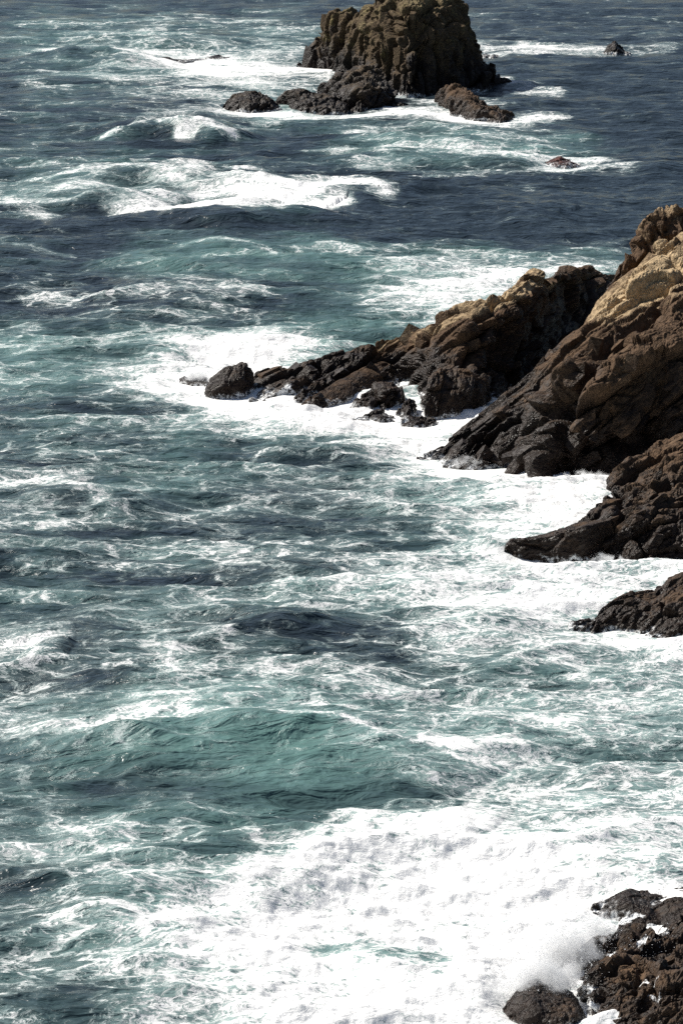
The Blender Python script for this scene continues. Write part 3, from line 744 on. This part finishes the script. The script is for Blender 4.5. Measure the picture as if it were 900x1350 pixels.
# --- the big headland
head = rock("headland", [
    [(556, 605), (580, 614), (608, 618), (632, 622), (660, 618), (690, 627), (705, 639), (740, 642), (780, 641), (812, 642), (860, 642), (1000, 642)],
    [(556, 604, 605), (585, 601, 612), (615, 600, 614), (650, 595, 612), (690, 592, 621), (715, 588, 640), (760, 575, 642), (800, 570, 641), (840, 560, 638), (1000, 555, 638)],
    [(556, 603, 604.5), (590, 585, 605), (630, 566, 604), (670, 546, 602), (710, 524, 612), (750, 510, 629), (790, 500, 630), (830, 480, 625), (870, 462, 622), (1000, 430, 616)],
    [(556, 603, 604), (600, 573, 597), (650, 540, 593), (700, 504, 588), (745, 466, 590), (785, 434, 590), (825, 405, 583), (865, 370, 573), (1000, 330, 560)],
    [(556, 597, 603.5), (576, 584, 598), (606, 564, 591), (625, 549, 587), (641, 537, 583), (660, 526, 580), (672, 514, 578), (700, 492, 574), (720, 472, 572), (744, 450, 569), (771, 432, 566), (775, 416, 563), (787, 397, 560), (807, 377, 556), (815, 367, 555), (833, 358, 552), (853, 350, 549), (860, 337, 547), (867, 320, 545), (880, 309, 543), (925, 290, 538), (1000, 262, 530)],
], 460, 400, M_ROCK, bed=(0.72, 0.25, 0.62), stretch=0.17, amps=(1.25, 0.5, 0.16), sizes=(3.6, 1.5, 0.5), by='x', seed=31, dry=(2.4, 16), lichen=0.1, rough=0.2, skirt=1.5,
    tans=[([(790, 405), (830, 385), (870, 362)], 22, .75), ([(720, 480), (780, 435)], 14, .15), ([(872, 320), (890, 345)], 12, .5), ([(800, 530), (850, 490)], 20, .2)],
    creases=[([(870, 410), (810, 450), (770, 500), (735, 545), (715, 590)], 11, 1.7), ([(860, 575), (800, 590), (750, 610)], 20, 1.6), ([(740, 530), (745, 600)], 14, 1.6),
             ([(862, 432), (800, 474), (742, 522), (700, 575)], 4, 1.1), ([(802, 452), (732, 502), (672, 560), (622, 602)], 4, 1.0), ([(722, 502), (652, 562), (602, 606)], 3.5, .8),
             ([(872, 482), (822, 522), (792, 572)], 5, 1.2), ([(690, 560), (672, 610)], 5, 1.0),
             ([(690, 545), (640, 590)], 6, .6), ([(790, 540), (830, 500), (870, 470)], 5, .6), ([(870, 500), (855, 560)], 10, 1.2)])
tag(head, "massive brown headland on the right with a pale tan upper slab", "headland")
rock("pinnacle", [
    [(800, 400, 540), (840, 400, 540), (880, 400, 540), (1000, 400, 534)],
    [(803, 380, 538), (825, 362, 538), (850, 345, 537), (880, 340, 537), (1000, 330, 530)],
    [(806, 361, 536), (817, 348, 535), (833, 342, 535), (843, 327, 534), (846, 303, 533), (850, 284, 532), (862, 279, 531), (878, 281, 530), (905, 268, 528), (1000, 235, 520)],
], 150, 160, M_ROCK, bed=(0.3, 0.1, 1.0), stretch=0.4, amps=(0.6, 0.45, 0.22), sizes=(1.5, 0.8, 0.38), seed=33, dry=(5, 17), rough=0.2, parent=head)

rock("slab", [
    [(728, 480, 577), (762, 466, 582), (800, 444, 582), (840, 418, 577), (885, 398, 573)],
    [(726, 473, 573.5), (755, 452, 573.5), (785, 425, 571), (820, 395, 565), (872, 365, 558)],
    [(724, 468, 571.5), (746, 447, 568.5), (771, 429, 565), (776, 413, 562), (788, 394, 559), (808, 374, 554.5), (834, 355, 550.5), (868, 346, 546.5)],
], 150, 90, M_ROCK, bed=(0.72, 0.25, 0.62), stretch=0.3, amps=(0.16, 0.1, 0.06), sizes=(2.6, 1.0, 0.35), by='x', seed=35, dry=(-4, 15), rough=0.06, parent=head, embed=1.6,
    tans=[([(780, 415), (870, 365)], 22, .25), ([(724, 475), (755, 458)], 14, -.35)])
rock("buttress", [
    [(783, 552, 632), (805, 560, 634), (840, 555, 632), (890, 545, 630)],
    [(786, 535, 629), (812, 520, 629), (840, 510, 627), (890, 500, 625)],
    [(795, 525, 626.5), (820, 496, 623), (845, 478, 620), (868, 464, 618), (890, 452, 616)],
], 120, 90, M_ROCK, bed=(0.6, 0.25, 0.75), stretch=0.3, amps=(0.4, 0.25, 0.1), sizes=(1.6, 0.8, 0.35), by='x', seed=36, dry=(-2, 12), rough=0.1, parent=head, embed=2.0)
rock("slab", [
    [(388, 545, 547), (420, 538, 541), (455, 527, 531), (500, 511, 514)],
    [(400, 530, 539), (430, 520, 533), (470, 502, 520), (510, 492, 508)],
    [(412, 521, 534), (440, 504, 523), (475, 486, 511), (505, 476, 502), (522, 482, 502)],
], 130, 80, M_ROCK, bed=(0.85, 0.2, 0.45), stretch=0.25, amps=(0.14, 0.1, 0.05), sizes=(1.8, 0.8, 0.3), by='x', seed=37, dry=(-1.5, 8), lichen=0.3, rough=0.05, parent=prom, embed=1.2)
rock("cliff_block", [
    [(560, 551, 553), (575, 553, 553.5), (606, 552, 552), (642, 540, 540)],
    [(561, 525, 551), (578, 520, 550), (608, 518, 548), (643, 510, 537)],
    [(566, 500, 546), (580, 488, 541), (600, 486, 538), (620, 490, 537), (645, 498, 532)],
], 120, 90, M_ROCK, bed=(0.3, 0.2, 1.0), stretch=0.35, amps=(0.25, 0.15, 0.08), sizes=(1.6, 0.8, 0.35), by='x', seed=38, dry=(0.5, 9), rough=0.06, parent=prom, embed=2.2)

# --- the stepped ledges below it
crag("rock_ledge", [(667, 739), (700, 742), (740, 745), (772, 745), (800, 738)],
     [(666, 719, 737), (671, 711, 735.5), (710, 706, 733), (742, 697, 730), (775, 688, 726), (806, 680, 718)],
     "flat topped rock slab jutting left over the foam, its front wall dark", "rock ledge", seed=41, nu=160, nv=120, f=.92, toe=.12,
     bed=(.95, .1, .2), stretch=.35, amps=(.3, .2, .1), sizes=(1.8, .8, .35), dry=(1.5, 9))
o = rock("rock_shelf", [
    [(792, 738), (802, 746), (830, 750), (870, 750), (1000, 748)],
    [(786, 715, 733), (800, 705, 738), (830, 690, 738), (865, 685, 738), (1000, 690, 735)],
    [(778, 692, 722), (806, 672, 725), (835, 660, 722), (865, 648, 718), (1000, 640, 715)],
    [(774, 688, 716), (778, 676, 712), (800, 666, 708), (812, 658, 704), (811, 643, 699), (830, 617, 692), (847, 600, 688), (867, 588, 684), (905, 572, 680), (1000, 545, 668)],
], 220, 220, M_ROCK, bed=(.8, .2, .4), stretch=.35, amps=(.5, .3, .14), sizes=(1.9, .9, .4), seed=42, dry=(1.5, 9), rough=.15,
    creases=[([(815, 660), (850, 650), (880, 640)], 5, 1.0), ([(800, 705), (815, 690), (822, 665)], 4, .7)])
shelf = o
tag(o, "stepped dark rock shelf at the right edge behind the jutting flat slab", "rock shelf")
crag("rock", [(752, 832), (780, 835), (805, 833), (830, 833), (848, 838), (868, 843), (1000, 852)],
     [(750, 823, 830), (756, 817, 829), (770, 817, 827), (790, 807, 824), (810, 790, 820), (830, 778, 817), (840, 782, 816), (850, 777, 816), (863, 779, 814), (867, 765, 812), (877, 762, 811), (1000, 715, 795)],
     "brown wedge shaped rock at the right edge below the rock shelf", seed=43, nu=200, nv=150, f=.5, toe=.35,
     bed=(.75, .2, .5), stretch=.4, amps=(.3, .2, .1), sizes=(1.6, .8, .35), dry=(1.0, 6))

# --- rocks at the lower right corner
NR = dict(bed=(.8, .2, .35), stretch=.45, dry=(.8, 8), rough=.12)
crag("rock", [(782, 1206), (800, 1211), (820, 1213), (850, 1216), (1000, 1222)],
     [(782, 1201, 1204), (800, 1193, 1200), (817, 1179, 1195), (828, 1173, 1193), (842, 1175, 1192), (849, 1184, 1193), (857, 1179, 1191), (865, 1175, 1190), (878, 1179, 1190), (1000, 1140, 1170)],
     "topmost dark rock of the lower right corner group, pointing left into foam", seed=51, nu=170, nv=130, amps=(.2, .14, .07), sizes=(1.1, .55, .25), **NR)
crag("rock", [(815, 1234), (840, 1236), (870, 1238), (1000, 1244)],
     [(815, 1222, 1230), (829, 1207, 1226), (842, 1197, 1222), (856, 1194, 1220), (868, 1202, 1220), (876, 1190, 1218), (1000, 1165, 1205)],
     "brown rock second from the top in the lower right corner group", froth=[([(818, 1216), (838, 1206)], 5, .8), ([(862, 1222), (880, 1230)], 6, .8)], seed=52, nu=130, nv=120, amps=(.2, .14, .07), sizes=(1.0, .5, .25), **NR)
o = rock("corner", [
    [(766, 1325), (775, 1355), (800, 1385), (850, 1395), (1000, 1400)],
    [(767, 1300, 1320), (785, 1290, 1335), (815, 1285, 1345), (860, 1290, 1350), (1000, 1290, 1355)],
    [(769, 1290, 1312), (790, 1268, 1308), (820, 1258, 1304), (860, 1256, 1300), (1000, 1245, 1300)],
    [(770, 1287, 1305), (774, 1276, 1298), (789, 1253, 1288), (797, 1247, 1284), (817, 1236, 1276), (828, 1222, 1268), (845, 1218, 1262), (861, 1226, 1260), (880, 1208, 1255), (1000, 1165, 1235)],
], 240, 240, M_ROCK, bed=(.7, .3, .5), stretch=.5, amps=(.6, .36, .14), sizes=(1.6, .7, .28), froth=[([(846, 1282), (860, 1284)], 3.5, .55), ([(855, 1300), (872, 1312)], 4, .55), ([(862, 1226), (872, 1222)], 5, .8), ([(842, 1246), (850, 1244)], 3, .8), ([(775, 1300), (780, 1330)], 5, .6), ([(800, 1262), (806, 1256)], 4, .6)], seed=53, dry=(1, 9), rough=.15,
    tans=[([(800, 1285), (840, 1270)], 10, .2)], creases=[([(790, 1262), (850, 1258), (880, 1265)], 6, .5), ([(835, 1300), (845, 1270)], 5, .4)])
corner = o; o.name = "rock"; o.data.name = "rock"
tag(o, "big broken brown rock filling the lower right corner, spray blowing over its left side", "rock")
crag("rock", [(662, 1345), (690, 1368), (740, 1375), (772, 1360)],
     [(662, 1335, 1342), (676, 1316, 1336), (684, 1307, 1333), (701, 1293, 1330), (717, 1296, 1329), (733, 1305, 1331), (750, 1307, 1334), (762, 1318, 1340), (772, 1340, 1348)],
     "low dark rock at the bottom edge half lost in spray, left of the corner rock", seed=54, nu=120, nv=110, amps=(.2, .14, .07), sizes=(1.0, .5, .25), **NR)

# --- angular blocks still sitting in the faces: each a part of the rock it belongs to
rng = np.random.default_rng(12)

def block_mesh(k, dryness, mat):
    """a split block: the hull of a jittered box with some corners cut"""
    import bmesh
    bm = bmesh.new()
    for sx in (-1, 1):
        for sy in (-1, 1):
            for sz in (-1, 1):
                p = np.array([sx, sy * 0.75, sz * 0.55]) * (1 + rng.uniform(-.28, .28, 3))
                if rng.random() < 0.45:
                    for ax in range(3):
                        q = p.copy(); q[ax] *= rng.uniform(.3, .6); bm.verts.new(q)
                else:
                    bm.verts.new(p)
    bmesh.ops.convex_hull(bm, input=bm.verts)
    for v in [v for v in bm.verts if not v.link_faces]: bm.verts.remove(v)
    bmesh.ops.recalc_face_normals(bm, faces=bm.faces)
    me = bpy.data.meshes.new("block"); bm.to_mesh(me); bm.free()
    a = me.attributes.new('dry', 'FLOAT', 'POINT'); a.data.foreach_set('value', np.full(len(me.vertices), dryness, np.float32))
    me.materials.append(mat)
    return me

from mathutils import Matrix
BLOCKS = {}
def set_blocks(root, grid_name, n, size, bed, mat, box, seed):
    rg = np.random.default_rng(seed)
    V, Nn, D = GRIDS[grid_name]
    W = V + np.array(root.location)
    qx, qy = to_photo(W)
    face = (Nn * (np.array([0, 0, H]) - W)).sum(2) > 0
    ok = np.argwhere((qx > box[0]) & (qx < box[2]) & (qy > box[1]) & (qy < box[3]) & (W[..., 2] > 0.5) & face)
    rg.shuffle(ok)
    kept = []
    ea = Vector(bed).normalized(); eb = ea.cross(Vector((0, 1, 0))).normalized(); ec = ea.cross(eb)
    R = Matrix((ea, ec, eb)).transposed()
    for r, c in ok:
        if len(kept) >= n: break
        p = V[r, c]
        if any(np.linalg.norm(p - q) < size * 1.5 for q in kept): continue
        kept.append(p)
        lv = int(np.clip(round(D[r, c] * 4), 0, 4))
        key = (mat.name, lv, int(rg.integers(0, 3)))
        if key not in BLOCKS: BLOCKS[key] = block_mesh(0, lv / 4, mat)
        o = link("block", BLOCKS[key], root)
        s_ = size * rg.uniform(.45, 1.15)
        T = Matrix.Rotation(rg.normal(0, .22), 3, 'X') @ Matrix.Rotation(rg.normal(0, .22), 3, 'Y') @ Matrix.Rotation(rg.normal(0, .3), 3, 'Z')
        o.rotation_euler = (T @ R).to_euler()
        o.scale = (s_ * rg.uniform(.9, 1.7), s_ * rg.uniform(.7, 1.1), s_ * rg.uniform(.55, .95))
        o.location = Vector(p) - Vector(Nn[r, c]) * s_ * 0.28

set_blocks(head, "headland", 75, 0.75, (0.72, 0.25, 0.62), M_ROCK, (560, 440, 900, 640), 1)
set_blocks(head, "headland", 12, 0.8, (0.72, 0.25, 0.62), M_ROCK, (800, 300, 900, 420), 2)
set_blocks(prom, "promontory", 60, 0.62, (0.78, 0.15, 0.5), M_ROCK, (330, 340, 790, 560), 3)
set_blocks(shelf, "rock_shelf", 28, 0.5, (0.8, 0.2, 0.4), M_ROCK, (770, 570, 900, 745), 4)
set_blocks(corner, "corner", 26, 0.36, (0.7, 0.3, 0.5), M_ROCK, (760, 1200, 900, 1350), 5)
set_blocks(stack, "sea_stack", 22, 0.95, (0.15, 0.1, 1.0), M_STACK, (440, 0, 670, 120), 6)
set_blocks(stack, "shoulder", 10, 0.9, (0.15, 0.1, 1.0), M_STACK, (395, 0, 480, 100), 7)

# --- spray thrown up where the swell hits the rocks
def spray_material():
    N = Nodes("spray_droplets")
    N.bsdf.inputs['Base Color'].default_value = (0.92, 0.92, 0.92, 1); N.bsdf.inputs['Roughness'].default_value = 0.6
    tr = N.add('ShaderNodeBsdfTranslucent'); tr.inputs['Color'].default_value = (0.95, 0.95, 0.95, 1)
    mx = N.add('ShaderNodeMixShader'); mx.inputs[0].default_value = 0.6
    N.wire(N.bsdf.outputs[0], mx.inputs[1]); N.wire(tr.outputs[0], mx.inputs[2]); N.wire(mx.outputs[0], N.out.inputs['Surface'])
    return N.mat

def mist_material():
    N = Nodes("spray_mist")
    N.t.nodes.remove(N.bsdf)
    v = N.add('ShaderNodeVolumePrincipled')
    v.inputs['Color'].default_value = (0.95, 0.96, 0.97, 1)
    co = N.add('ShaderNodeTexCoord').outputs['Object']
    ln = N.add('ShaderNodeVectorMath', operation='LENGTH'); N.wire(co, ln.inputs[0])
    fall = N.smooth(ln.outputs['Value'], 1.0, 0.15)
    pos = N.add('ShaderNodeNewGeometry').outputs['Position']
    n = N.noise(pos, 1.3, 8.0, 0.74, 1.0).outputs['Fac']
    dens = N.math('MULTIPLY', N.smooth(N.math('ADD', N.math('MULTIPLY', fall, 0.55), N.math('MULTIPLY', N.math('SUBTRACT', n, 0.5), 2.3)), 0.2, 0.75), 5.0)
    N.wire(N.math('MULTIPLY', dens, N.smooth(ln.outputs['Value'], 1.0, 0.7)), v.inputs['Density'])
    N.wire(v.outputs[0], N.out.inputs['Volume'])
    return N.mat

M_DROP = spray_material()
M_MIST = mist_material()
def ball_mesh(name, mat):
    import bmesh
    bm = bmesh.new(); bmesh.ops.create_icosphere(bm, subdivisions=2, radius=1.0)
    me = bpy.data.meshes.new(name); bm.to_mesh(me); bm.free(); me.materials.append(mat)
    return me
MIST = ball_mesh("spray_mist", M_MIST)
for (px, py, pb), (rx, ry, rz), rot in [((748, 1262, 1292), (2.6, 1.7, 2.4), .5), ((714, 1294, 1326), (2.5, 1.5, 1.7), 0.0), ((786, 1232, 1270), (1.7, 1.2, 1.2), .4), 
                                        ((618, 610, 618), (1.7, 1.0, .7), 0), ((642, 541, 547), (1.2, .8, .7), 0), ((262, 497, 506), (1.8, 1.2, 1.0), 0),
                                        ((780, 632, 645), (3.0, 1.0, .9), 0), ((800, 740, 752), (1.6, .8, .8), 0)]:
    o = link("spray_mist", MIST); o.location = place(px, py, pb); o.scale = (rx, ry, rz); o.rotation_euler = (0, rot, 0)
    tag(o, kind='stuff')

def droplets():
    rg = np.random.default_rng(77)
    C = []
    for (px, py, pb), (sx, sy, sz), n in [((750, 1265, 1290), (1.0, .8, .75), 2600), ((716, 1292, 1325), (.9, .6, .42), 2000), ((785, 1238, 1272), (.8, .7, .35), 900), ((690, 1240, 1300), (1.5, 1.0, .6), 900),
                                          ((622, 614, 617), (1.1, .5, .4), 500), ((668, 722, 736), (.35, .4, .35), 250), ((330, 1172, 1186), (1.6, .8, .3), 700), ((240, 1222, 1240), (1.5, .6, .3), 600), ((455, 1095, 1110), (1.0, .6, .3), 500),
                                          ((850, 1255, 1290), (.7, .7, .3), 300)]:
        c = place(px, py, pb)
        C.append(c + rg.normal(0, 1, (n, 3)) * np.array([sx, sy, sz]))
    C = np.concatenate(C); C = C[C[:, 2] > 0.1]
    n = len(C)
    tet = np.array([[1, 1, 1], [-1, -1, 1], [-1, 1, -1], [1, -1, -1]]) * 0.6
    r = rg.uniform(.010, .028, n) * np.where(rg.random(n) < .08, 1.8, 1)
    V = (C[:, None, :] + tet[None] * r[:, None, None]).reshape(-1, 3)
    f = np.array([[0, 1, 2], [0, 3, 1], [0, 2, 3], [1, 3, 2]])
    F = (np.arange(n)[:, None, None] * 4 + f[None]).reshape(-1, 3)
    tag(link("spray", make_mesh("spray", V, F, M_DROP)), kind='stuff')

droplets()
